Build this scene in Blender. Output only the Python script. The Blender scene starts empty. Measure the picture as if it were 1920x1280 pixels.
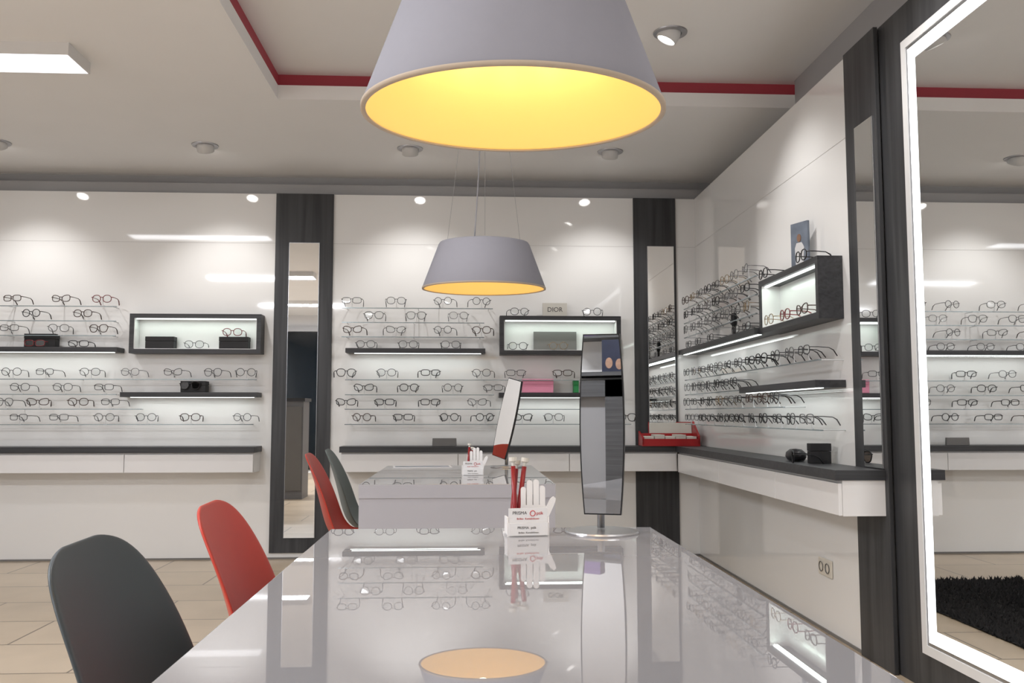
import bpy, bmesh, math, random
from mathutils import Vector, Matrix
random.seed(4)
S=bpy.context.scene; COL=S.collection
# ---------------------------------------------------------------- room numbers (metres)
H=1.005            # eye height of the camera
D=6.3845           # glossy back panelling
XR=1.679           # glossy panelling on the right
ZT=2.588           # top of panelling
ZC=2.74            # lower ceiling
ZU=2.90            # raised ceiling
YC=4.844; XC=-1.043  # edge of the raised ceiling field

# ---------------------------------------------------------------- materials
def mat(name,col,rough=.5,metal=0,emit=None,es=0,spec=.5,coat=0,trans=0,noise=0,nscale=8,alpha=1,ior=1.45):
    m=bpy.data.materials.new(name); m.use_nodes=True; nt=m.node_tree; b=nt.nodes['Principled BSDF']
    b.inputs['Base Color'].default_value=(*col,1); b.inputs['Roughness'].default_value=rough
    b.inputs['Metallic'].default_value=metal; b.inputs['Specular IOR Level'].default_value=spec
    b.inputs['Coat Weight'].default_value=coat; b.inputs['Coat Roughness'].default_value=.03
    b.inputs['Transmission Weight'].default_value=trans; b.inputs['IOR'].default_value=ior
    b.inputs['Alpha'].default_value=alpha
    if emit: b.inputs['Emission Color'].default_value=(*emit,1); b.inputs['Emission Strength'].default_value=es
    if noise:
        tc=nt.nodes.new('ShaderNodeTexCoord'); n=nt.nodes.new('ShaderNodeTexNoise'); n.inputs['Scale'].default_value=nscale
        r=nt.nodes.new('ShaderNodeValToRGB')
        r.color_ramp.elements[0].color=(*[c*(1-noise) for c in col],1); r.color_ramp.elements[1].color=(*[min(1,c*(1+noise)) for c in col],1)
        nt.links.new(tc.outputs['Object'],n.inputs['Vector']); nt.links.new(n.outputs['Fac'],r.inputs['Fac']); nt.links.new(r.outputs['Color'],b.inputs['Base Color'])
    return m
def wood(name,scale,c1=(.036,.035,.038),c2=(.085,.082,.085),rough=.45):
    m=mat(name,c1,rough); nt=m.node_tree; b=nt.nodes['Principled BSDF']
    tc=nt.nodes.new('ShaderNodeTexCoord'); mp=nt.nodes.new('ShaderNodeMapping'); mp.inputs['Scale'].default_value=scale
    n=nt.nodes.new('ShaderNodeTexNoise'); n.inputs['Scale'].default_value=1; n.inputs['Detail'].default_value=6; n.inputs['Distortion'].default_value=.5
    r=nt.nodes.new('ShaderNodeValToRGB'); r.color_ramp.elements[0].position=.3; r.color_ramp.elements[1].position=.72
    r.color_ramp.elements[0].color=(*c1,1); r.color_ramp.elements[1].color=(*c2,1)
    L=nt.links.new; L(tc.outputs['Object'],mp.inputs['Vector']); L(mp.outputs['Vector'],n.inputs['Vector']); L(n.outputs['Fac'],r.inputs['Fac']); L(r.outputs['Color'],b.inputs['Base Color'])
    return m
M={}
M['panel']=mat('gloss_white_panel',(.84,.835,.825),.04,noise=.012,nscale=1.5,spec=.7)
M['ceil']=mat('ceiling_paint',(.87,.865,.86),.8,noise=.02,nscale=3)
M['fascia']=mat('fascia_paint',(.76,.75,.74),.7,noise=.01)
M['greytrim']=mat('grey_trim',(.40,.40,.41),.6,noise=.02)
M['red_cove']=mat('red_cove_glow_paint',(.26,.035,.05),.6,noise=.05,emit=(.7,.08,.10),es=.05)  # weak emission put into the red for the cove's glow
M['woodV']=wood('dark_wood_vertical',(26,26,1.2),(.023,.024,.027),(.060,.061,.065))
M['woodX']=wood('dark_wood_along_x',(1.6,38,60),(.025,.026,.029),(.053,.054,.059))
M['woodY']=wood('dark_wood_along_y',(38,1.6,60),(.025,.026,.029),(.053,.054,.059))
M['mirror']=mat('mirror_silver',(.88,.89,.89),.008,1,noise=.003)
M['chrome']=mat('chrome',(.5,.5,.52),.32,1,noise=.02)
M['steel']=mat('brushed_steel',(.45,.46,.48),.3,1,noise=.05)
M['lacquer']=mat('white_lacquer',(.80,.79,.79),.2,noise=.01)
M['table']=mat('table_white_gloss',(.28,.276,.29),.0,spec=.5,ior=3.5)
M['tableside']=mat('table_side',(.40,.395,.43),.3,noise=.01)
M['redp']=mat('red_plastic',(.43,.030,.016),.38,noise=.03)
M['greyp']=mat('grey_plastic',(.042,.053,.061),.42,noise=.03)
M['greyp2']=mat('grey_plastic_light',(.10,.125,.125),.42,noise=.03)
M['legwood']=mat('leg_wood',(.5,.33,.18),.5,noise=.1,nscale=20)
M['black']=mat('black_plastic',(.012,.012,.014),.35,noise=.1)
M['blackmat']=mat('black_card',(.016,.016,.018),.6,noise=.1)
M['led']=mat('led_white',(1,1,1),.5,emit=(.93,.97,1),es=2.0)
M['ledsoft']=mat('led_cool_strip',(1,1,1),.5,emit=(.92,1,.97),es=1.6)
M['ledpanel']=mat('led_diffuser',(1,1,1),.5,emit=(.93,.92,1),es=1.2)
M['bulb']=mat('spot_bulb',(1,1,1),.5,emit=(1,.97,.93),es=14)
M['shade']=mat('shade_lilac_grey',(.30,.30,.345),.75,noise=.02,nscale=40)
M['shaderim']=mat('shade_rim',(.52,.43,.34),.5,noise=.02)
M['lining']=mat('shade_gold_lining_glow',(.88,.61,.24),.55,noise=.02,emit=(1,.62,.16),es=.24)  # emission added so the lining looks evenly lit
M['warmbulb']=mat('warm_bulb',(1,1,1),.5,emit=(1,.88,.55),es=5)
M['cable']=mat('cable_grey',(.35,.35,.38),.4,noise=.02)
M['spotwhite']=mat('spot_white',(.70,.70,.70),.5,noise=.01)
M['acryl']=mat('clear_acrylic',(.66,.67,.68),.1,noise=.01)
M['glassrail']=mat('rail_glass_edge',(.30,.36,.38),.15,metal=.5,noise=.03)
M['case_pink']=mat('pink_case',(.88,.33,.48),.5,noise=.03)
M['case_green']=mat('green_case',(.03,.30,.09),.5,noise=.03)
M['silver_case']=mat('silver_board',(.16,.155,.15),.4,noise=.05)
M['paper']=mat('paper_white',(.70,.70,.71),.7,noise=.01)
M['cream']=mat('cream_sign',(.58,.56,.51),.6,noise=.01)
M['ink']=mat('ink_grey',(.08,.075,.075),.6,noise=.01)
M['inkred']=mat('ink_red',(.5,.02,.03),.6,noise=.01)
M['blueprint']=mat('blue_print',(.17,.20,.25),.4,noise=.6,nscale=14)
M['navy']=mat('navy_print',(.010,.014,.035),.3,noise=.4,nscale=14)
M['skin']=mat('skin_print',(.26,.15,.10),.5,noise=.3,nscale=40)
M['redglass']=mat('red_leather',(.36,.012,.015),.35,noise=.05)
M['redpen']=mat('dark_red_barrel',(.22,.008,.012),.3,noise=.05)
M['purple']=mat('purple_box',(.10,.045,.19),.5,noise=.05)
M['socket']=mat('socket_white',(.7,.66,.58),.4,noise=.01)
M['night']=mat('night_glass',(.006,.009,.012),.05,noise=.2)
M['wallpaint']=mat('wall_paint',(.70,.69,.69),.8,noise=.02)
M['cabgrey']=mat('cabinet_grey',(.18,.18,.19),.5,noise=.02)
M['rug']=mat('rug_black',(.010,.009,.010),.95,noise=.4,nscale=60)
def lensmat(name,tint,a):
    m=bpy.data.materials.new(name); m.use_nodes=True; nt=m.node_tree; nt.nodes.clear()
    o=nt.nodes.new('ShaderNodeOutputMaterial'); mx=nt.nodes.new('ShaderNodeMixShader'); t=nt.nodes.new('ShaderNodeBsdfTransparent'); g=nt.nodes.new('ShaderNodeBsdfGlossy')
    n=nt.nodes.new('ShaderNodeTexNoise'); n.inputs['Scale'].default_value=6
    mr=nt.nodes.new('ShaderNodeMapRange'); mr.inputs['To Min'].default_value=a*.8; mr.inputs['To Max'].default_value=a*1.2
    t.inputs['Color'].default_value=(*tint,1); g.inputs['Roughness'].default_value=.05
    L=nt.links.new; L(n.outputs['Fac'],mr.inputs['Value']); L(mr.outputs['Result'],mx.inputs['Fac']); L(t.outputs[0],mx.inputs[1]); L(g.outputs[0],mx.inputs[2]); L(mx.outputs[0],o.inputs['Surface'])
    return m
M['lens']=lensmat('clear_lens',(.93,.94,.94),.08); M['sunlens']=lensmat('sun_lens',(.15,.12,.10),.08)
def tile():
    m=mat('floor_tile',(.6,.5,.4),.28); nt=m.node_tree; b=nt.nodes['Principled BSDF']; L=nt.links.new
    tc=nt.nodes.new('ShaderNodeTexCoord'); br=nt.nodes.new('ShaderNodeTexBrick')
    br.inputs['Scale'].default_value=1; br.inputs['Brick Width'].default_value=.9; br.inputs['Row Height'].default_value=.45; br.inputs['Mortar Size'].default_value=.005; br.inputs['Mortar Smooth'].default_value=.1
    br.inputs['Color1'].default_value=(.50,.40,.29,1); br.inputs['Color2'].default_value=(.58,.47,.35,1); br.inputs['Mortar'].default_value=(.18,.14,.10,1)
    n=nt.nodes.new('ShaderNodeTexNoise'); n.inputs['Scale'].default_value=3; n.inputs['Detail'].default_value=5
    r=nt.nodes.new('ShaderNodeValToRGB'); r.color_ramp.elements[0].color=(.74,.74,.74,1); r.color_ramp.elements[1].color=(1.1,1.1,1.1,1)
    mx=nt.nodes.new('ShaderNodeMixRGB'); mx.blend_type='MULTIPLY'; mx.inputs['Fac'].default_value=1
    L(tc.outputs['Object'],br.inputs['Vector']); L(tc.outputs['Object'],n.inputs['Vector']); L(n.outputs['Fac'],r.inputs['Fac']); L(br.outputs['Color'],mx.inputs[1]); L(r.outputs['Color'],mx.inputs[2]); L(mx.outputs['Color'],b.inputs['Base Color'])
    return m
M['tile']=tile()

# ---------------------------------------------------------------- mesh builder
class MB:
    def __init__(s): s.v=[]; s.f=[]
    def box(s,lo,hi):
        b=len(s.v); x0,y0,z0=lo; x1,y1,z1=hi
        s.v+=[(x0,y0,z0),(x1,y0,z0),(x1,y1,z0),(x0,y1,z0),(x0,y0,z1),(x1,y0,z1),(x1,y1,z1),(x0,y1,z1)]
        s.f+=[tuple(b+i for i in q) for q in ((0,3,2,1),(4,5,6,7),(0,1,5,4),(1,2,6,5),(2,3,7,6),(3,0,4,7))]; return s
    def tube(s,pts,r,sides=6,closed=False):
        pts=[Vector(p) for p in pts]; n=len(pts); base=len(s.v); prev=None
        for i,p in enumerate(pts):
            a=pts[i-1] if (i>0 or closed) else p; c=pts[(i+1)%n] if (i<n-1 or closed) else p
            t=(c-a).normalized()
            if prev is None:
                up=Vector((0,0,1)) if abs(t.z)<.9 else Vector((1,0,0)); u=t.cross(up).normalized()
            else: u=(prev-t*prev.dot(t)).normalized()
            prev=u; w=t.cross(u); rr=r[i] if isinstance(r,(list,tuple)) else r
            for k in range(sides):
                an=2*math.pi*k/sides; s.v.append(tuple(p+(u*math.cos(an)+w*math.sin(an))*rr))
        for i in range(n if closed else n-1):
            j=(i+1)%n
            for k in range(sides):
                k2=(k+1)%sides; s.f.append((base+i*sides+k,base+i*sides+k2,base+j*sides+k2,base+j*sides+k))
        if not closed:
            s.f.append(tuple(base+k for k in range(sides))[::-1]); s.f.append(tuple(base+(n-1)*sides+k for k in range(sides)))
        return s
    def lathe(s,prof,seg=48,c=(0,0,0)):
        b=len(s.v); n=len(prof)
        for k in range(seg):
            a=2*math.pi*k/seg
            for r,z in prof: s.v.append((c[0]+r*math.cos(a),c[1]+r*math.sin(a),c[2]+z))
        for k in range(seg):
            k2=(k+1)%seg
            for i in range(n-1): s.f.append((b+k*n+i,b+k2*n+i,b+k2*n+i+1,b+k*n+i+1))
        return s
    def prism(s,outline,y0,y1):   # outline in XZ, extruded along Y
        b=len(s.v); n=len(outline)
        for y in (y0,y1):
            for x,z in outline: s.v.append((x,y,z))
        s.f.append(tuple(range(b,b+n))); s.f.append(tuple(range(b+2*n-1,b+n-1,-1)))
        for i in range(n):
            j=(i+1)%n; s.f.append((b+j,b+i,b+n+i,b+n+j))
        return s
    def build(s,name,m,parent=None,loc=(0,0,0),rot=(0,0,0),bevel=0,smooth=False,seg=2):
        me=bpy.data.meshes.new(name); me.from_pydata(s.v,[],s.f)
        bm=bmesh.new(); bm.from_mesh(me)
        if smooth!='raw': bmesh.ops.remove_doubles(bm,verts=bm.verts,dist=1e-6)
        bmesh.ops.recalc_face_normals(bm,faces=bm.faces)
        if bevel: bmesh.ops.bevel(bm,geom=bm.edges[:],offset=bevel,segments=seg,affect='EDGES',profile=.5)
        bm.to_mesh(me); bm.free()
        if smooth:
            for p in me.polygons: p.use_smooth=True
        me.materials.append(m); o=bpy.data.objects.new(name,me); COL.objects.link(o)
        o.location=loc; o.rotation_euler=rot
        if parent: o.parent=parent
        return o
def tag(o,label,cat,group=None,kind=None):
    o['label']=label; o['category']=cat
    if group: o['group']=group
    if kind: o['kind']=kind
    return o
def empty(name,loc,label,cat,group=None,rot=(0,0,0)):
    e=bpy.data.objects.new(name,None); e.empty_display_size=.05; COL.objects.link(e); e.location=loc; e.rotation_euler=rot
    return tag(e,label,cat,group)
def cbox(name,lo,hi,m,bevel=0,parent=None):   # world box with its origin in its centre
    c=[(a+b)/2 for a,b in zip(lo,hi)]
    if parent is not None: pl=parent.location; off=[c[i]-pl[i] for i in range(3)]
    else: off=c
    h=[(b-a)/2 for a,b in zip(lo,hi)]
    return MB().box([-q for q in h],h).build(name,m,parent,off,bevel=bevel)
def struct(name,lo,hi,m,bevel=0):
    o=cbox(name,lo,hi,m,bevel); o['kind']='structure'; return o
def text(name,body,size,m,parent,loc,rot,ext=.0004,align='CENTER'):
    cu=bpy.data.curves.new(name,'FONT'); cu.body=body; cu.size=size; cu.extrude=ext; cu.align_x=align; cu.align_y='CENTER'
    t=bpy.data.objects.new(name+'_tmp',cu); COL.objects.link(t); dg=bpy.context.evaluated_depsgraph_get()
    me=bpy.data.meshes.new_from_object(t.evaluated_get(dg)); bpy.data.objects.remove(t)
    me.materials.clear(); me.materials.append(m); o=bpy.data.objects.new(name,me); COL.objects.link(o); o.location=loc; o.rotation_euler=rot; o.parent=parent; return o
def copytree(o,loc,rot=None):
    n=o.copy(); COL.objects.link(n); n.location=loc
    if rot is not None: n.rotation_euler=rot
    for c in o.children:
        k=c.copy(); COL.objects.link(k); k.parent=n
        for g in c.children:
            q=g.copy(); COL.objects.link(q); q.parent=k
    return n

# ---------------------------------------------------------------- room shell
struct('floor',(-4.3,-3.0,-.05),(2.1,6.7,0),M['tile'])
struct('wall_back',(-4.3,D,0),(1.9,6.5,ZT),M['panel'])
struct('wall_right',(XR,3.47,0),(1.9,D,ZT),M['panel'])
struct('wall_right.001',(XR+.04,-3.0,0),(1.9,3.47,ZT),M['panel'])
struct('wall_left',(-4.3,-3.0,0),(-4.2,6.5,ZU),M['wallpaint'])
struct('wall_front',(-4.3,-3.1,0),(2.0,-3.0,ZU),M['wallpaint'])
struct('trim_1',(-4.3,6.5,2.4),(2.0,6.6,ZC),M['greytrim'])
struct('trim_2',(-4.2,6.44,2.60),(1.85,6.5,2.675),M['greytrim'])
struct('trim_3',(1.9,-3.0,2.4),(2.0,6.5,ZU),M['greytrim'])
LT=.078
mb=MB(); mb.box((-4.3,YC,ZC),(2.0,6.6,ZC+LT)); mb.box((-4.3,-3.0,ZC),(XC,YC,ZC+LT)); mb.box((1.87,-3.0,ZC),(2.0,YC,ZC+LT))
mb.build('ceiling',M['ceil'])['kind']='structure'
struct('ceiling.001',(-4.3,-3.0,ZU),(2.0,6.6,ZU+.05),M['ceil'])
struct('trim_4',(XC-.02,YC+.06,ZC+LT),(2.0,YC+.08,ZU),M['red_cove'])
struct('trim_5',(XC-.03,-3.0,ZC+LT),(XC-.012,YC+.08,ZU),M['red_cove'])
struct('trim_6',(1.865,-3.0,ZC-.02),(1.9,YC,ZU),M['greytrim'])
struct('trim_7',(-4.3,-3.0,ZC+LT),(-4.2,YC,ZU),M['ceil'])
seam=mat('panel_seam',(.60,.59,.58),.5,noise=.02)
struct('trim_8',(-4.2,D-.0012,2.2275),(XR,D,2.2300),seam)
struct('trim_9',(XR-.0012,3.742,2.2275),(XR,D,2.2300),seam)
struct('baseboard_back',(-4.2,D-.006,0),(XR,D,.012),mat('baseboard_dark_grey',(.2,.19,.18),.5,noise=.02))  # thin baseboard, dark grey in itself
struct('baseboard_right',(XR-.006,3.742,0),(XR,D,.012),bpy.data.materials['baseboard_dark_grey'])
struct('trim_12',(1.536,D-.0014,.785),(1.540,D,ZT),seam)

def pilaster(lo,hi,label):
    o=cbox('wood_wall_panel',lo,hi,M['woodV'],.002); return tag(o,label,'wall panel')
pilaster((-1.364,D-.018,.043),(-.955,D,ZT),'dark grey wood-grain wall panel framing a tall mirror')
pilaster((1.221,D-.018,.0),(1.532,D,ZT),'dark grey wood-grain panel near the room corner')
pilaster((XR-.018,3.449,.0),(XR,3.742,ZT),'dark wood-grain pilaster where the counter ends')
pilaster((XR+.008,1.0,.0),(XR+.04,3.468,ZT),'wide dark wood panel behind the lit mirror')
def wallmirror(lo,hi,face,label):
    c=[(a+b)/2 for a,b in zip(lo,hi)]
    e=empty('wall_mirror',c,label,'mirror')
    if face=='y':
        cbox('mirror_backing',(lo[0],lo[1]+.003,lo[2]),hi,M['steel'],0,e); cbox('mirror_glass',(lo[0]+.003,lo[1],lo[2]+.003),(hi[0]-.003,lo[1]+.003,hi[2]-.003),M['mirror'],0,e)
    else:
        cbox('mirror_backing',(lo[0]+.003,lo[1],lo[2]),hi,M['steel'],0,e); cbox('mirror_glass',(lo[0],lo[1]+.003,lo[2]+.003),(lo[0]+.003,hi[1]-.003,hi[2]-.003),M['mirror'],0,e)
    return e
wallmirror((-1.264,D-.03,.146),(-1.049,D-.018,2.229),'y','tall narrow frameless mirror on dark wood panel')
wallmirror((1.318,D-.03,.79),(1.515,D-.018,2.229),'y','narrow frameless mirror above the corner counter')
wallmirror((XR-.026,3.475,.79),(XR-.018,3.640,2.225),'x','slim mirror strip on dark wood pilaster')

def ring(a0,a1,z0,z1,w,x0,x1):
    mb=MB(); mb.box((x0,a0,z0),(x1,a0+w,z1)); mb.box((x0,a1-w,z0),(x1,a1,z1)); mb.box((x0,a0+w,z0),(x1,a1-w,z0+w)); mb.box((x0,a0+w,z1-w),(x1,a1-w,z1)); return mb
y0,y1,z0,z1=1.2,3.262,.135,2.44; xm=XR+.002
e=empty('lighted_mirror',(XR,(y0+y1)/2,z0),'large full-height mirror with white glowing LED border','mirror'); ox,oy,oz=e.location
def rel(mb): mb.v=[(a-ox,b-oy,c-oz) for a,b,c in mb.v]; return mb
rel(MB().box((xm+.004,y0,z0),(xm+.006,y1,z1))).build('mirror_body',M['steel'],e)
rel(ring(y0,y1,z0,z1,.034,xm-.004,xm+.004)).build('frame_band',M['spotwhite'],e)
rel(ring(y0+.034,y1-.034,z0+.034,z1-.034,.014,xm,xm+.004)).build('frame_band',M['steel'],e)
rel(ring(y0+.048,y1-.048,z0+.048,z1-.048,.048,xm-.002,xm+.004)).build('led_strip',M['led'],e)
rel(MB().box((xm,y0+.096,z0+.096),(xm+.004,y1-.096,z1-.096))).build('mirror_glass',M['mirror'],e)

# ---------------------------------------------------------------- counters
def drawer_row(e,spans,axis,face,z0,z1):
    for a,b in spans:
        if axis=='x': cbox('drawer',(a+.002,face,z0),(b-.002,face+.015,z1),M['lacquer'],.0015,e)
        else: cbox('drawer',(face,a+.002,z0),(face+.015,b-.002,z1),M['lacquer'],.0015,e)
FB=D-.22
def counter(name,lo,hi,m,label):
    o=cbox(name,lo,hi,m,.002); return tag(o,label,'counter')
def cabinet(lo,hi,spans,axis,label):
    e=empty('drawer_unit',((lo[0]+hi[0])/2,(lo[1]+hi[1])/2,lo[2]),label,'cabinet')
    if axis=='x':
        cbox('cabinet_body',(lo[0],lo[1]+.016,lo[2]),hi,M['lacquer'],0,e); drawer_row(e,spans,axis,lo[1],lo[2]+.002,hi[2]-.012)
    else:
        cbox('cabinet_body',(lo[0]+.016,lo[1],lo[2]),hi,M['lacquer'],0,e); drawer_row(e,spans,axis,lo[0],lo[2]+.002,hi[2]-.012)
counter('counter_top',(-4.2,FB,.745),(-1.43,D-.001,.785),M['woodX'],'dark wood wall counter top beside tall mirror panel')
cabinet((-4.2,FB+.012,.61),(-1.44,D-.001,.745),((-4.2,-3.2),(-3.2,-2.3),(-2.3,-1.44)),'x','white gloss drawer row hanging under the counter')
mb=MB().box((-.86,FB,.745),(XR-.001,D-.019,.785)); mb.box((XR-.22,3.47,.745),(XR-.019,FB,.785))
o=mb.build('counter_top',M['woodX'],None); tag(o,'dark L-shaped counter top running around the room corner','counter')
cabinet((-.85,FB+.012,.61),(XR-.2,D-.019,.745),((-.85,-.05),(-.05,.72),(.72,XR-.208)),'x','white gloss drawers under the middle wall counter')
cabinet((XR-.208,3.475,.605),(XR-.019,D-.24,.745),((3.475,4.2),(4.2,5.15),(5.15,D-.24)),'y','white gloss drawers under the side wall counter')

# ---------------------------------------------------------------- shelves, rails, display boxes
def shelf_x(x0,x1,z0,z1,label,dep=.14):
    e=empty('wall_shelf',((x0+x1)/2,D-dep/2,z0),label,'shelf')
    cbox('shelf_board',(x0,D-dep,z0+.004),(x1,D-.001,z1),M['woodX'],.0015,e)
    cbox('light_strip',(x0+.06,D-dep+.03,z0),(x1-.03,D-dep+.05,z0+.004),M['ledsoft'],0,e)
    l=bpy.data.lights.new('shelf_light','AREA'); l.shape='RECTANGLE'; l.size=x1-x0-.1; l.size_y=.02; l.energy=.36*(x1-x0); l.color=(.93,1,.97)
    lo=bpy.data.objects.new('shelf_light',l); COL.objects.link(lo); lo.parent=e; lo.location=(0,-.02,-.006)
def shelf_y(y0,y1,z0,z1,label,dep=.14):
    e=empty('wall_shelf',(XR-dep/2,(y0+y1)/2,z0),label,'shelf')
    cbox('shelf_board',(XR-dep,y0,z0+.004),(XR-.001,y1,z1),M['woodY'],.0015,e)
    cbox('light_strip',(XR-dep+.03,y0+.03,z0),(XR-dep+.05,y1-.03,z0+.004),M['ledsoft'],0,e)
    l=bpy.data.lights.new('shelf_light','AREA'); l.shape='RECTANGLE'; l.size=.02; l.size_y=y1-y0-.1; l.energy=.36*(y1-y0); l.color=(.93,1,.97)
    lo=bpy.data.objects.new('shelf_light',l); COL.objects.link(lo); lo.parent=e; lo.location=(-.02,0,-.006)
shelf_x(-3.9,-2.40,1.43,1.467,'dark wood wall shelf with light strip underneath')
shelf_x(-2.37,-1.44,1.12,1.157,'short dark wood shelf under the lit display box')
shelf_x(-.84,.137,1.43,1.467,'dark wood shelf below three eyewear rails')
shelf_x(.235,1.10,1.12,1.157,'dark wood shelf with coloured cases on it')
shelf_y(4.66,D-.02,1.43,1.467,'dark wood side wall shelf near the corner')
shelf_y(3.85,4.95,1.12,1.157,'dark wood side wall shelf below display box')

def dbox(axis,a0,a1,z0,z1,label,dep=.115,t=.03):
    if axis=='x': e=empty('display_box',((a0+a1)/2,D-dep,z0),label,'display box'); rot=0
    else: e=empty('display_box',(XR-dep,(a0+a1)/2,z0),label,'display box',rot=(0,0,-math.pi/2))
    w=(a1-a0)/2; h=z1-z0; mb=MB(); d=dep-.001
    mb.box((-w,0,0),(w,d,t)); mb.box((-w,0,h-t),(w,d,h)); mb.box((-w,0,t),(-w+t,d,h-t)); mb.box((w-t,0,t),(w,d,h-t))
    mb.build('box_frame',M['woodX'],e)
    MB().box((-w+t,d-.012,t),(w-t,d-.002,h-t)).build('back_panel',M['lacquer'],e)
    mb=MB(); g=.004
    mb.box((-w+t,.006,t),(w-t,d-.012,t+g)); mb.box((-w+t,.006,t),(-w+t+g,d-.012,h-t)); mb.box((w-t-g,.006,t),(w-t,d-.012,h-t)); mb.build('inner_lining',M['lacquer'],e)
    MB().box((-w+t+.01,.02,h-t-.008),(w-t-.01,.034,h-t)).build('light_strip',M['ledsoft'],e)
    l=bpy.data.lights.new('display_light','AREA'); l.shape='RECTANGLE'; l.size=a1-a0-.1; l.size_y=.02; l.energy=.36; l.color=(.80,1,.87)
    lo=bpy.data.objects.new('display_light',l); COL.objects.link(lo); lo.parent=e; lo.location=(0,.03,h-t-.012)
    return e
dbox('x',-2.33,-1.43,1.427,1.703,'lit dark-framed display box holding black cases')
dbox('x',.24,1.105,1.427,1.703,'lit dark-framed display box with gold sunglasses inside')
dbox('y',3.85,4.65,1.43,1.712,'lit dark-framed display box on side wall')

clip_me=MB(); clip_me.tube([(0,0,0),(0,-.004,.03),(0,-.002,.052)],.0022,5); clip_me.box((-.012,-.006,-.002),(.012,.004,.003))
clip0=clip_me.build('display_clip',M['acryl']); clip_data=clip0.data; bpy.data.objects.remove(clip0)
def rail(axis,a0,a1,z,clips,label='slim wall-mounted eyewear rail with clear clips'):
    c=(a0+a1)/2; L=(a1-a0)/2
    if axis=='x': e=empty('eyewear_rail',(c,D,z),label,'display rail','eyewear rails on the walls')
    else: e=empty('eyewear_rail',(XR,c,z),label,'display rail','eyewear rails on the walls',rot=(0,0,-math.pi/2))
    MB().box((-L,-.125,-.0035),(L,-.113,.002)).build('rail_bar',M['glassrail'],e)
    for s in (-L+.03,0,L-.03): MB().tube([(s,-.116,0),(s,-.001,0)],.003,6).build('rail_bracket',M['acryl'],e)
    for k in clips:
        o=bpy.data.objects.new('display_clip',clip_data); COL.objects.link(o); o.parent=e
        o.location=((k-c) if axis=='x' else -(k-c),-.12,.003)
    return e

# ---------------------------------------------------------------- eyeglasses
def eyewear(shape,fm,lens,thin=.0022,label='',group=None,name='eyeglasses'):
    def outline(cx,rx,rz,p,flip):
        pts=[]
        for i in range(22):
            a=2*math.pi*i/22; c,s_=math.cos(a),math.sin(a)
            x=rx*math.copysign(abs(c)**(2/p),c); z=rz*math.copysign(abs(s_)**(2/p),s_)
            if shape=='cat' and s_>0: z+=.006*(x*flip/rx)
            if shape=='aviator' and s_<0: z*=1.15; x*=.9
            pts.append((cx+x,0.004*abs((cx+x)/.07)**2,z))
        return pts
    rx,rz,p={'round':(.0265,.0255,2),'panto':(.028,.0245,2.3),'rect':(.030,.020,3.2),'cat':(.0295,.0215,2.6),'aviator':(.030,.0245,2.4)}[shape]
    mb=MB(); outs=[]
    for sgn in (-1,1):
        o=outline(sgn*.0365,rx,rz,p,sgn); outs.append(o); mb.tube(o,thin,5,True)
        mb.tube([(sgn*(.0365+rx-.001),.003,.008),(sgn*.072,.005,.010)],thin*1.1,5)
    mb.tube([(-.0105,0,.006),(-.005,-.001,.010),(.005,-.001,.010),(.0105,0,.006)],thin,5)
    fr=mb.build(name,fm,smooth=True); tag(fr,label,'eyeglasses',group)
    for o in outs:
        me=MB(); me.v=o; me.f=[tuple(range(len(o)))]; me.build('lens',lens,fr)
    for sgn in (-1,1):
        MB().tube([(sgn*.072,.004,.010),(sgn*.073,.04,.010),(sgn*.071,.09,.007),(sgn*.068,.112,-.004),(sgn*.064,.130,-.030)],[thin*1.0,thin*.9,thin*.9,thin*1.3,thin*1.3],5).build('temple',fm,fr,smooth=True)
    return fr
G={}
fcol={'black':((.010,.010,.012),.3,0),'tortoise':((.05,.025,.017),.3,0),'darkmetal':((.045,.045,.05),.3,.5),'gold':((.38,.28,.17),.25,1),'red':((.18,.020,.025),.3,0),'blue':((.03,.04,.085),.3,0),'grey':((.13,.13,.135),.3,.2),'silver':((.26,.26,.28),.25,1),'clear':((.38,.36,.35),.2,0)}
FM={k:mat('frame_'+k,c,r,m,noise=.1,nscale=90) for k,(c,r,m) in fcol.items()}
desc={'black':'black','tortoise':'brown tortoiseshell','darkmetal':'dark metal','gold':'gold metal','red':'dark red','blue':'dark blue','grey':'grey','silver':'silver metal','clear':'pale translucent'}
sdesc={'round':'round','panto':'rounded','rect':'rectangular','cat':'upswept','aviator':'aviator-shaped'}
GRP='eyeglasses displayed on the wall'
def glasses(shape,colr,pos,axis='x',yaw=0,sun=False):
    key=(shape,colr,sun)
    rz=(0 if axis=='x' else -math.pi/2)+yaw
    if key not in G:
        thin=.0028 if colr in('black','tortoise','red','blue') else .0021
        if colr in ('clear','grey'): thin=.0024
        o=eyewear(shape,FM[colr],M['sunlens' if sun else 'lens'],thin,'%s %s %s on wall display'%(desc[colr],sdesc[shape],'sunglasses' if sun else 'eyeglasses'),GRP)
        G[key]=o; o.location=pos; o.rotation_euler=(0,0,rz); return o
    return copytree(G[key],pos,(0,0,rz))
GY=D-.147; DZ=.05
shapes=['panto','rect','round','cat','panto','rect','aviator']
def sq(u): return (-3.204+.003572*u+1.09e-7*u*u)*.992   # image pixel column -> metres along the back wall
cols_dark=['black','darkmetal','black','tortoise','darkmetal','darkmetal']; cols_light=['gold','silver','grey','darkmetal','silver','darkmetal']
def row(z,us,pal,railspan=None):
    xs=[sq(u) for u in us]
    for x in xs:
        glasses(random.choice(shapes),random.choice(pal),(x,GY,z+DZ),'x',random.uniform(-.3,.3))
    if railspan: rail('x',railspan[0],railspan[1],z,xs)
mix=cols_dark+cols_light
row(1.751,(18,110,187),['red','tortoise','black'],(-3.9,-2.42))
row(1.649,(55,152),['black','tortoise'],(-3.9,-2.42))
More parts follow.
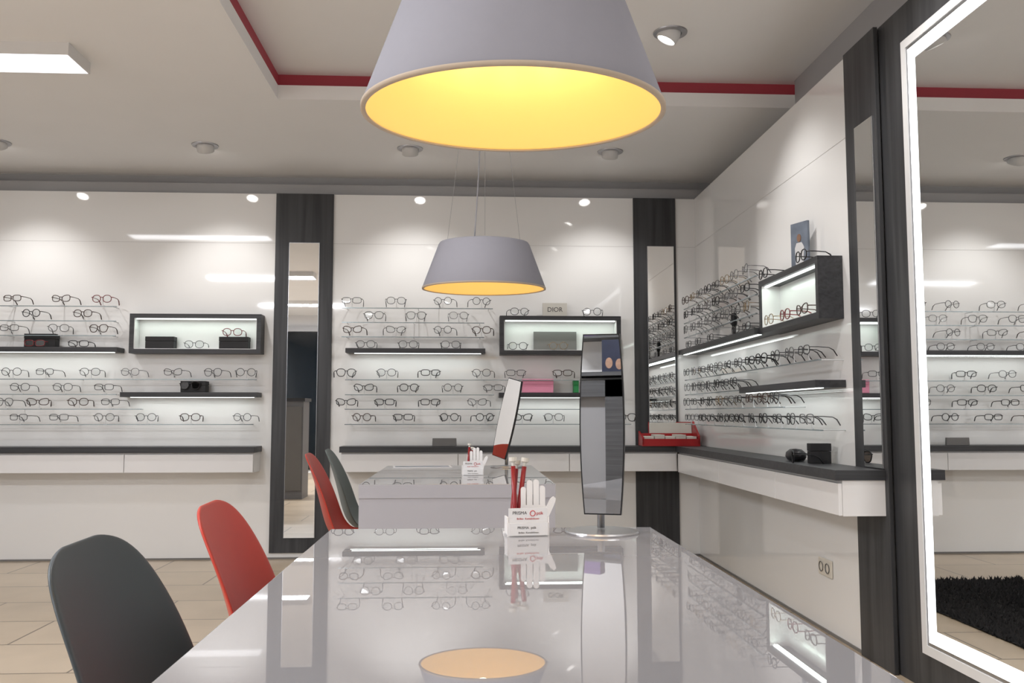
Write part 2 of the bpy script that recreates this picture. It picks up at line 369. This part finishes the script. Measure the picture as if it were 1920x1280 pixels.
row(1.547,(15,108,183),['darkmetal','tortoise','grey'],(-3.9,-2.42))
row(1.246,(23,85,170,245,325,400,462),['grey','silver','darkmetal','grey'],(-3.9,-1.45))
row(1.142,(40,120,197),['darkmetal','grey','black'],(-3.9,-2.40))
row(1.041,(12,75,150,210),['grey','darkmetal','tortoise'],(-3.9,-2.23))
row(.936,(40,115,200,278,360,457),['tortoise','darkmetal','silver','grey'],(-3.9,-1.465))
row(1.751,(658,742,830,903),['tortoise','darkmetal','darkmetal','grey'],(-.87,.19))
row(1.649,(700,780,860),['clear','silver','grey'],(-.87,.13))
row(1.547,(660,742,830,903),['grey','tortoise','darkmetal'],(-.87,.13))
row(1.246,(650,725,808,903,968,1055),['darkmetal','black','tortoise'],(-.84,1.1))
row(1.142,(683,768,850,925),['black','darkmetal'],(-.84,.20))
row(1.041,(650,722,808,895),['darkmetal','black','tortoise'],(-.84,1.1))
row(.936,(680,757,843,910,980,1038,1175),['black','black','tortoise','darkmetal'],(-.84,1.17))
for u in (685,765,845): glasses('panto','grey',(sq(u),GY+.01,1.467+.028),'x')
glasses('rect','black',(sq(145),GY+.01,1.467+.024),'x')
glasses('panto','darkmetal',(sq(975),D-.135,1.703+.028),'x',.2); glasses('round','darkmetal',(sq(1112),D-.135,1.703+.030),'x',-.2)
glasses('panto','darkmetal',(sq(362),D-.13,1.457+.032),'x'); glasses('panto','red',(-1.62,D-.14,1.545+.030),'x')
glasses('panto','darkmetal',(sq(972),D-.13,1.457+.030),'x'); glasses('round','gold',(sq(1048),D-.13,1.457+.032),'x')
GX=XR-.148
def rowy(z,ys,pal,span):
    for y in ys: glasses(random.choice(shapes),random.choice(pal),(GX,y,z+DZ),'y',random.uniform(-.12,.12))
    rail('y',span[0],span[1],z,ys)
def lin(a,b,n): return [a+(b-a)*i/(n-1)+random.uniform(-.012,.012) for i in range(n)]
rowy(1.751,lin(4.78,6.12,8),mix,(4.68,6.25)); rowy(1.649,lin(4.80,6.10,8),mix+['red'],(4.68,6.25)); rowy(1.547,lin(4.78,6.12,8),mix,(4.68,6.25))
rowy(1.246,lin(3.95,6.12,12),mix,(3.84,6.25)); rowy(1.142,lin(5.03,6.1,7),mix,(4.96,6.25))
rowy(1.041,lin(4.35,6.12,10),mix,(4.30,6.25)); rowy(.936,lin(3.95,6.1,12),cols_dark+['silver','grey'],(3.84,6.25))
for y in (4.82,5.02,5.55,5.85,6.1): glasses('rect','darkmetal',(XR-.135,y,1.467+.024),'y')
for y in (4.02,4.55,): glasses('panto','black',(XR-.125,y,1.712+.028),'y')
glasses('panto','gold',(XR-.135,4.45,1.46+.028),'y'); glasses('panto','red',(XR-.135,4.22,1.46+.028),'y'); glasses('cat','tortoise',(XR-.135,4.0,1.46+.028),'y')
e=empty('sunglasses_stand',(XR-.055,5.29,1.4675),'dark slim stand for sunglasses on side shelf','display stand')
MB().lathe([(0,0),(.028,0),(.028,.008),(.010,.016),(.011,.06),(.018,.085),(.020,.13),(.012,.15),(0,.155)],20).build('stand_body',M['black'],e,smooth=True)

# ---------------------------------------------------------------- cases, signs
def case(name,lo,hi,m,label,cat='case'):
    e=empty(name,((lo[0]+hi[0])/2,(lo[1]+hi[1])/2,lo[2]),label,cat); zm=lo[2]+(hi[2]-lo[2])*.62
    cbox('case_body',lo,(hi[0],hi[1],zm-.0008),m,.002,e); cbox('case_lid',(lo[0]-.001,lo[1]-.001,zm),(hi[0]+.001,hi[1]+.001,hi[2]),m,.002,e); return e
case('eyewear_case',(-2.225,D-.10,1.4625),(-2.03,D-.03,1.545),M['blackmat'],'black presentation case inside lit display box')
case('eyewear_case',(-1.72,D-.10,1.4625),(-1.52,D-.03,1.545),M['blackmat'],'black case with eyeglasses resting on top')
case('eyewear_case',(-3.04,D-.11,1.468),(-2.83,D-.04,1.56),M['blackmat'],'black open case on upper dark shelf')
glasses('rect','red',(-2.95,D-.15,1.492),'x')
glasses('aviator','black',(-1.90,D-.135,1.157+.05),'x',sun=True)
case('eyewear_case',(-1.97,D-.115,1.158),(-1.80,D-.03,1.235),M['blackmat'],'small black case on lower dark shelf')
case('eyewear_case',(.40,D-.11,1.158),(.62,D-.04,1.255),M['case_pink'],'bright pink case on dark shelf')
case('eyewear_case',(.765,D-.11,1.158),(.80,D-.04,1.245),M['case_green'],'green case on dark shelf beside pink one')
tag(MB().box((-.155,-.01,0),(.155,0,.135)).build('display_board',M['silver_case'],None,(.64,D-.035,1.4625),(-.08,0,0),bevel=.002),'grey board leaning inside the lit display box','sign')
e=empty('sign_board',(.637,D-.06,1.7035),'cream counter sign with grey brand lettering','sign')
MB().box((-.088,-.008,0),(.088,.008,.098)).build('sign_body',M['cream'],e,bevel=.002); text('lettering','DIOR',.046,M['ink'],e,(0,-.009,.049),(math.pi/2,0,0))
e=empty('name_block',(-.145,D-.17,.7855),'small dark grey name block on the counter','sign'); MB().prism([(-.085,0),(.085,0),(.082,.055),(-.082,.055)],-.012,.012).build('block_body',M['silver_case'],e,bevel=.002)
case('eyewear_case',(1.545,3.94,.7855),(1.64,3.98,.875),M['blackmat'],'upright black branded box on the side counter')
glasses('aviator','black',(1.49,4.02,.7855+.03),'y',-.3,sun=True)
mb=MB(); mb.lathe([(0,0),(.035,.003),(.045,.02),(.042,.04),(.025,.055),(0,.058)],20); mb.v=[(x*.9,y*1.9,z) for x,y,z in mb.v]
tag(mb.build('soft_case',M['black'],None,(1.56,4.16,.786),smooth=True),'rounded black sunglasses case on the side counter','case')
e=empty('photo_card',(XR-.055,4.20,1.7125),'standing advertising card with man against blue sky','sign',rot=(0,0,-math.pi/2+.35))
MB().box((-.06,-.006,0),(.06,.006,.225)).build('card_body',M['blueprint'],e,bevel=.001)
MB().prism([(-.025,.01),(.03,.01),(.034,.10),(.018,.125),(-.018,.125),(-.03,.10)],-.008,-.006).build('printed_shirt',M['paper'],e)
MB().prism([(.014*math.cos(a*math.pi/6),.148+.02*math.sin(a*math.pi/6)) for a in range(12)],-.0085,-.006).build('printed_face',M['skin'],e)

# red tray with lid at the corner
e=empty('jewellery_tray',(1.43,6.235,.786),'open red presentation tray with cream inserts','tray',rot=(0,0,-.05))
mb=MB(); W2=.2; mb.box((-W2,-.1,0),(W2,.1,.012)); mb.box((-W2,-.1,.012),(W2,-.088,.05)); mb.box((-W2,.088,.012),(W2,.1,.085))
b=len(mb.v); mb.box((-W2,-.1,.012),(-W2+.012,.1,.055)); mb.v[b+6]=(-W2+.012,.1,.10); mb.v[b+7]=(-W2,.1,.10)
b=len(mb.v); mb.box((W2-.014,-.1,.012),(W2,.1,.07)); mb.v[b+6]=(W2,.1,.17); mb.v[b+7]=(W2-.014,.1,.17)
mb.build('tray_body',M['redglass'],e)
mb=MB()
for k in range(5): mb.box((-.185+.074*k,-.086,.030),(-.185+.074*k+.068,.086,.066+.012*(k%2)))
mb.build('tray_insert',M['cream'],e,bevel=.003)
MB().box((-.12,0,0),(.185,.008,.105)).build('tray_lid',M['cream'],e,(0,.102,.055),(-.12,0,0),bevel=.002)
MB().box((-.125,.0085,-.002),(.19,.013,.112)).build('lid_cover',M['redglass'],e,(0,.102,.055),(-.12,0,0),bevel=.001)
e=empty('wall_socket',(XR-.001,4.124,.297),'double white wall socket','socket',rot=(0,0,-math.pi/2))
MB().box((-.075,-.01,-.04),(.075,0,.04)).build('socket_plate',M['socket'],e,bevel=.004)
for s in (-.036,.036): MB().lathe([(0,-.002),(.02,-.002),(.021,.003),(.024,.003)],24).build('socket_well',M['silver_case'],e,(s,-.011,0),(math.pi/2,0,0))

# ---------------------------------------------------------------- tables
def table(x0,y0,y1,label,full):
    w=.72; e=empty('consultation_table',(x0+w/2,(y0+y1)/2,0),label,'table'); L=(y1-y0)/2
    MB().box((-w/2,-L,.71),(w/2,L,.75)).build('table_top',M['table'],e,bevel=.0015)
    MB().box((-w/2+.001 if full else .02,-L+.001,0),(w/2-.001,-L+.04,.709)).build('end_panel',M['tableside'],e)
    MB().box((.02,L-.04,0),(w/2-.001,L-.001,.709)).build('end_panel',M['tableside'],e)
    MB().box((.10,-L+.04,.3),(.12,L-.04,.709)).build('modesty_panel',M['tableside'],e)
    if full: MB().box((-w/2,-L-.0015,.700),(w/2,-L-.0002,.7485)).build('front_edge',M['tableside'],e)
    return e
table(-.299,.35,2.031,'long glossy white table under a pendant lamp',False)
t2=table(-.388,3.30,4.5,'glossy white table with pale grey end panel',True)
def chair(x,y,m,label,rot=0,group='shell chairs along the tables'):
    e=empty('shell_chair',(x,y,0),label,'chair',group,rot=(0,0,rot))
    prof=[(.235,.425,.19,0),(.215,.445,.215,.004),(.13,.445,.23,.012),(.0,.435,.235,.025),(-.09,.435,.235,.035),(-.15,.46,.232,.045),(-.185,.52,.228,.05),(-.205,.60,.222,.045),(-.228,.69,.208,.035),(-.252,.765,.188,.022),(-.266,.805,.158,.012),(-.273,.824,.115,.005),(-.276,.831,.06,.0)]
    nv=13; mb=MB()
    for i,(px,pz,hw,c) in enumerate(prof):
        nx=1 if i>=5 else (.3 if i==4 else 0); nz=1 if i<=4 else (.5 if i==5 else 0)
        for j in range(nv):
            v=-1+2*j/(nv-1); mb.v.append((px+nx*c*v*v*1.1,v*hw,pz+nz*c*v*v))
    for i in range(len(prof)-1):
        for j in range(nv-1):
            a=i*nv+j; mb.f.append((a,a+1,a+nv+1,a+nv))
    o=mb.build('seat_shell',m,e,smooth=True); so=o.modifiers.new('s','SOLIDIFY'); so.thickness=.007; so.offset=0
    sb=o.modifiers.new('b','SUBSURF'); sb.levels=2; sb.render_levels=2
    for sx in (-1,1):
        for sy in (-1,1): MB().tube([(sx*.09-.01,sy*.11,.43),(sx*.19-.01,sy*.2,0)],[.016,.011],10).build('leg',M['legwood'],e,smooth=True)
    MB().box((-.11,-.12,.415),(.09,.12,.43)).build('seat_mount',M['black'],e)
    return e
chair(-.258,1.29,M['greyp'],'dark grey moulded shell chair tucked at white table',.05)
chair(-.233,1.82,M['redp'],'red moulded shell chair at the long white table',.05)
chair(-.435,4.08,M['redp'],'red shell chair tucked at the farther table',.05)
chair(-.42,4.55,M['greyp2'],'grey shell chair beside a red one',.05)

# ---------------------------------------------------------------- pendant lamps
def pendant(x,y,z,label,tilt=0,r=.275,nl=5):
    h=.375*2*r; rt=.70*r; e=empty('pendant_lamp',(x,y,z),label,'pendant lamp','lilac-grey pendant lamps')
    piv=bpy.data.objects.new('lamp_head',None); COL.objects.link(piv); piv.parent=e; piv.rotation_euler=(tilt,0,0); piv.empty_display_size=.05
    MB().lathe([(r,0),(r+.001,.002),(rt+.012,h-.012),(rt+.006,h-.003),(rt-.008,h),(.03,h),(0,h)],96).build('lamp_shade',M['shade'],piv,smooth=True)
    MB().lathe([(r-.005,.001),(rt-.004,h-.02),(rt-.015,h-.012),(0,h-.01)],96).build('shade_lining',M['lining'],piv,smooth=True)
    MB().lathe([(r-.007,0),(r-.007,-.003),(r+.002,-.003),(r+.002,.004)],96).build('shade_rim',M['shaderim'],piv,smooth=True)
    for k in range(8):
        a=2*math.pi*k/8+math.pi/8; px,py=rt*.86*math.cos(a),rt*.86*math.sin(a)
        MB().lathe([(0,.0),(.008,.004),(.011,.012),(.009,.028),(.008,.04)],16).build('light_bulb',M['warmbulb'],piv,(px,py,h-.055),smooth=True)
    top=ZU-z
    MB().lathe([(0,0),(.055,0),(.06,-.005),(.06,-.025),(0,-.028)],32).build('ceiling_canopy',M['spotwhite'],e,(0,0,top),smooth=False)
    for k in range(3):
        a=math.radians((160,20,-90)[k]); MB().tube([(rt*.93*math.cos(a),rt*.93*math.sin(a),h),(.04*math.cos(a),.04*math.sin(a),top-.02)],.0009,5).build('suspension_cable',M['steel'],e)
    pts=[(-.045+.045*t+.012*math.sin(t*3.0)*(1-t),0,h+(top-h-.02)*t) for t in [i/14 for i in range(15)]]
    MB().tube(pts,.003,8).build('power_cord',M['cable'],e,smooth=True)
    spots=[(0,0,h*.5,.34)]+([(rt*.88*math.cos(a),rt*.88*math.sin(a),h-.085,.028) for a in [math.pi/2+(k-(nl-1)/2)*.42 for k in range(nl)]] if nl else [])
    for px,py,pz,en in spots:
        l=bpy.data.lights.new('lamp_light','POINT'); l.energy=en; l.color=(1,.88,.58); l.shadow_soft_size=.04 if px==0 and py==0 else .008
        lo=bpy.data.objects.new('lamp_light',l); COL.objects.link(lo); lo.parent=piv; lo.location=(px,py,pz)
    return e
pendant(.085,1.593,1.555,'large lilac-grey cone pendant with golden inside over table',math.radians(3))
pendant(.08,3.95,1.565,'lilac-grey cone pendant hanging over the farther table',math.radians(1.7),nl=0)

# ---------------------------------------------------------------- ceiling spots
def downlight(x,y,z,label,tilt,aim,energy,size=75,group='ceiling spotlights'):
    e=empty('ceiling_spotlight',(x,y,z),label,'spotlight',group)
    MB().lathe([(.055,0),(.085,0),(.083,-.006),(.057,-.008),(.055,0)],40).build('trim_ring',M['chrome'],e,smooth=False)
    hd=MB().lathe([(0,.03),(.05,.03),(.055,0),(.053,-.045),(.046,-.05),(.044,-.04)],32).build('lamp_head',M['spotwhite'],e,(0,0,.004),tilt,smooth=True)
    MB().lathe([(0,-.038),(.044,-.040)],32).build('lamp_lens',M['bulb'],hd)
    l=bpy.data.lights.new('spot_beam','SPOT'); l.energy=energy; l.spot_size=math.radians(size); l.spot_blend=.8; l.shadow_soft_size=.04; l.color=(1,.98,.96)
    lo=bpy.data.objects.new('spot_beam',l); COL.objects.link(lo); lo.parent=e; lo.location=(0,.03 if tilt[0]>0 else 0,-.075)
    v=Vector(aim)-Vector((x,y,z-.07)); lo.rotation_euler=v.to_track_quat('-Z','Y').to_euler()
    return e
for x in (-3.0,-1.69,-.37,.95): downlight(x,5.73,ZC,'white swivel spotlight aimed at the back wall',(.55,0,0),(x,D,1.1),20,90)
downlight(1.01,4.245,ZU,'glowing white recessed swivel spotlight',(.1,.45,0),(XR,4.245,1.0),28,92)
for x,y in ((1.01,2.9),(-.4,2.9),(1.01,1.2),(-.4,.2),(1.01,-.8)):  # spots out of view, added to raise the ambient light
    downlight(x,y,ZU,'added spotlight in raised ceiling for ambient fill',(0,.4 if x>0 else 0,0),((XR if x>0 else x),y,1.0 if x>0 else 0),42,116)

def linear(x0,x1,y0,y1,label,en):
    e=empty('linear_ceiling_light',((x0+x1)/2,(y0+y1)/2,ZC),label,'ceiling light','linear ceiling lights'); w=(x1-x0)/2; d=(y1-y0)/2
    mb=MB(); mb.box((-w,-d,-.058),(w,-d+.006,0)); mb.box((-w,d-.006,-.058),(w,d,0)); mb.box((-w,-d+.006,-.058),(-w+.006,d-.006,0)); mb.box((w-.006,-d+.006,-.058),(w,d-.006,0)); mb.box((-w+.006,-d+.006,-.01),(w-.006,d-.006,0)); mb.build('light_housing',M['fascia'],e)
    MB().box((-w+.006,-d+.006,-.056),(w-.006,d-.006,-.05)).build('light_diffuser',M['ledpanel'],e)
    l=bpy.data.lights.new('panel_light','AREA'); l.shape='RECTANGLE'; l.size=2*w-.02; l.size_y=2*d-.02; l.energy=en; l.color=(.94,.96,1)
    lo=bpy.data.objects.new('panel_light',l); COL.objects.link(lo); lo.parent=e; lo.location=(0,0,-.06)
linear(-3.18,-1.863,4.14,4.385,'added out-of-view linear ceiling light for ambient fill',7)
linear(-3.18,-1.863,1.6,1.85,'added out-of-view linear ceiling light for ambient fill',62)  # fixture out of view, added to fill the room with light
linear(-3.18,-1.863,-1.2,-.95,'added out-of-view linear ceiling light for ambient fill',100)  # second added fixture, behind the camera, lifts the ambient level

# ---------------------------------------------------------------- things on the tables
def tmirror(x,y,z,label,rz,tilt=0):
    e=empty('table_mirror',(x,y,z),label,'mirror','tabletop mirrors')
    MB().lathe([(0,.0),(.078,0),(.079,.003),(.077,.006),(.012,.008),(0,.008)],56).build('mirror_base',M['chrome'],e)
    MB().tube([(0,.012,.01),(0,.012,.30)],.008,16).build('mirror_post',M['steel'],e,smooth=True)
    hgt=.195; out=[]
    for i in range(25):
        t=-1+2*i/24; out.append((.040+.009*(1-t*t),t*hgt))
    for i in range(25):
        t=1-2*i/24; out.append((-(.040+.009*(1-t*t)),t*hgt))
    hd=MB().prism(out,0,.012).build('mirror_frame',M['black'],e,(0,-.012,.235),(0,tilt,rz))
    MB().prism([(a*.94,b*.985) for a,b in out],-.001,0).build('mirror_glass',M['mirror'],hd)
    return e
tmirror(.295,1.935,.75,'tall boat-shaped tabletop mirror on round chrome base',.0-.28)
tmirror(.20,4.35,.75,'tilted tabletop mirror with slim post on far table',-.68,.26)

def hand_outline(s=1):
    pts=[(-.020,0),(.026,0),(.033,.035),(.045,.060),(.049,.072),(.044,.077),(.037,.072),(.028,.055)]
    fing=[(.0195,.100,.0058),(.006,.113,.006),(-.008,.112,.006),(-.0215,.098,.0055)]
    for cx,top,r in fing:
        pts.append((cx+r,.060))
        for k in range(7):
            a=math.pi*k/6; pts.append((cx+r*math.cos(a),top-r+r*math.sin(a)))
        pts.append((cx-r,.060))
    pts+=[(-.029,.04)]
    return [(a*s,b*s) for a,b in pts]
def holder(x,y,z,rz,label):
    e=empty('hand_shaped_card_holder',(x,y,z),label,'card holder','card holders on the tables',rot=(0,0,rz))
    MB().prism(hand_outline(1.02),.012,.018).build('hand_plate',M['lacquer'],e,(.018,0,0))
    MB().prism(hand_outline(.85),-.012,-.007).build('hand_plate',M['lacquer'],e,(.002,.034,0))
    mb=MB(); mb.box((-.045,-.022,0),(.045,.032,.004)); mb.box((-.045,-.024,0),(.045,-.021,.028)); mb.box((-.045,-.022,0),(-.042,.012,.04)); mb.box((.042,-.022,0),(.045,.012,.04)); mb.build('card_tray',M['lacquer'],e)
    e2=empty('business_card',(x,y,z),'white printed business card in holder','card','business cards',rot=(0,0,rz))
    MB().box((-.0415,-.0205,.005),(.0415,-.0185,.058)).build('card_sheet',M['paper'],e2)
    text('lettering','PRISMA',.0095,M['ink'],e2,(-.018,-.021,.048),(math.pi/2,0,0),.0001)
    MB().tube([(.010+.0055*math.cos(a/16*2*math.pi),-.021,.047+.0055*math.sin(a/16*2*math.pi)) for a in range(16)],.0008,5,True).build('printed_ring',M['inkred'],e2)
    text('lettering','ptik',.0095,M['inkred'],e2,(.025,-.021,.047),(math.pi/2,0,0),.0001)
    text('lettering','Brillen  Kontaktlinsen',.0055,M['inkred'],e2,(0,-.021,.036),(math.pi/2,0,0),.0001)
    e3=empty('business_card',(x,y,z),'second printed card at the front of holder','card','business cards',rot=(0,0,rz))
    MB().box((-.0415,-.0275,.002),(.0415,-.0255,.028)).build('card_sheet',M['paper'],e3)
    text('lettering','PRISMA  ptik',.0075,M['ink'],e3,(-.004,-.028,.018),(math.pi/2,0,0),.0001)
    text('lettering','Brillen  Kontaktlinsen',.005,M['ink'],e3,(0,-.028,.008),(math.pi/2,0,0),.0001)
    return e
holder(.130,1.915,.75,.12,'white acrylic hand-shaped holder with cards and pens')
holder(.03,3.80,.75,.1,'white hand-shaped card holder on the farther table')
def pen(p0,p1,label):
    a=Vector(p0); b=Vector(p1); q=(b-a).to_track_quat('Z','Y').to_euler(); L=(b-a).length
    e=empty('pen',p0,label,'pen','red pens in the card holders',rot=q)
    MB().lathe([(0,0),(.002,.004),(.0052,.015),(.0052,L*.88),(0,L*.88)],14).build('pen_barrel',M['redpen'],e,smooth=True)
    MB().lathe([(0,L*.87),(.0035,L*.87),(.0035,L*.93),(.0085,L*.945),(.0085,L),(0,L)],14).build('pen_cap',M['cream'],e)
    return e
pen((.108,1.918,.757),(.102,1.93,.913),'red pen with white cap in hand-shaped holder'); pen((.109,1.926,.757),(.130,1.94,.911),'slanted red pen with white cap in holder')
pen((.098,1.93,.757),(.112,1.95,.905),'red pen with white cap in hand-shaped holder')
pen((.01,3.81,.757),(.018,3.83,.88),'red pen with white cap in hand-shaped holder')
pen((.02,3.81,.757),(.03,3.83,.865),'red pen with white cap in hand-shaped holder')
e=empty('brochure',(-.2,4.38,.7505),'flat blue and white brochure on the table','paper',rot=(0,0,.1))
MB().box((-.15,-.07,0),(.13,.07,.003)).build('brochure_sheet',M['paper'],e); MB().box((-.14,-.06,.003),(.12,.03,.0035)).build('printed_picture',M['blueprint'],e)

# rug
mb=MB()
for i in range(11000):
    x=random.uniform(-.9,.9); y=random.uniform(-.95,.95); h=random.uniform(.015,.04); dx,dy=random.uniform(-.02,.02),random.uniform(-.02,.02); b=len(mb.v); s=.008
    mb.v+=[(x-s,y-s,.004),(x+s,y-s,.004),(x,y+s,.004),(x+dx,y+dy,h)]; mb.f+=[(b,b+1,b+3),(b+1,b+2,b+3),(b+2,b,b+3)]
b=len(mb.v); mb.v+=[(-.9,-.95,.006),(.9,-.95,.006),(.9,.95,.006),(-.9,.95,.006)]; mb.f.append((b,b+1,b+2,b+3))
tag(mb.build('shaggy_rug',M['rug'],None,(.06,4.40,0),smooth='raw'),'black deep-pile shaggy rug on beige tile floor','rug',kind='stuff')

# ---------------------------------------------------------------- behind the camera (seen in mirrors)
e=empty('door_1',(-3.0,-2.98,0),'x','x'); del e['label']; del e['category']; e['kind']='structure'
MB().box((-.8,-.01,.05),(.8,.0,2.45)).build('door_glass',M['night'],e); MB().box((-.86,-.015,2.45),(.86,.03,2.55)).build('door_frame',M['greytrim'],e)
e=empty('reception_counter',(-2.32,1.7,0),'grey reception counter with dark top and drawer fronts','counter')
MB().box((-.38,-.2,0),(.38,.2,1.16)).build('counter_body',M['cabgrey'],e); MB().box((-.40,-.22,1.16),(.40,.22,1.20)).build('counter_top_board',M['woodX'],e)
for k in range(3): MB().box((-.36+.245*k,.2,.1),(-.125+.245*k,.215,1.1)).build('drawer_front',M['silver_case'],e)
case('storage_box',(-2.46,1.65,1.201),(-2.34,1.8,1.44),M['redglass'],'red box on top of reception counter','box')
e=empty('display_cabinet',(-1.8,-2.8,0),'grey cabinet in dark wood frame on rear wall','cabinet')
mb=MB(); mb.box((-.24,-.18,0),(-.15,.2,1.27)); mb.box((.17,-.18,0),(.6,.2,1.27)); mb.box((-.24,-.18,1.14),(.6,.2,1.27)); mb.box((-.24,-.18,0),(.6,.2,.12)); mb.build('cabinet_frame',M['woodX'],e)
MB().box((-.15,-.17,.12),(.17,.12,1.14)).build('cabinet_panel',M['cabgrey'],e)
MB().box((-.3,-.18,1.30),(.6,.24,1.33)).build('cabinet_top',M['woodX'],e)
e=empty('poster_stand',(-1.58,-2.66,1.331),'dark blue poster with two smiling faces','poster')
MB().box((-.10,-.01,0),(.10,0,.25)).build('poster_board',M['navy'],e)
for s,z in ((-.04,.07),(.045,.06)): MB().prism([(s+.03*math.cos(a*math.pi/8),z+.042*math.sin(a*math.pi/8)) for a in range(16)],.0,.002).build('printed_face',M['skin'],e)
e=empty('upper_shelf',(-1.7,-2.85,1.60),'thin dark shelf above the cabinet','shelf'); MB().box((-.4,-.14,-.0),(.5,.2,.018)).build('shelf_board',M['woodX'],e)
case('storage_box',(-1.95,-2.78,1.619),(-1.72,-2.69,1.72),M['purple'],'purple storage box on shelf above the poster','box')

# ---------------------------------------------------------------- camera, world
f=1668.17; ps=.0520; th=.0817
cd=bpy.data.cameras.new('camera'); cd.sensor_width=36; cd.lens=f/1920*36; cd.clip_start=.02
cam=bpy.data.objects.new('camera',cd); COL.objects.link(cam); cam.location=(0,0,H); cam.rotation_euler=(math.pi/2+th,0,-ps); S.camera=cam
w=bpy.data.worlds.new('world'); S.world=w; w.use_nodes=True; w.node_tree.nodes['Background'].inputs[0].default_value=(.9,.92,1,1); w.node_tree.nodes['Background'].inputs[1].default_value=.3
S.view_settings.view_transform='Standard'; S.view_settings.look='None'; S.view_settings.exposure=.5
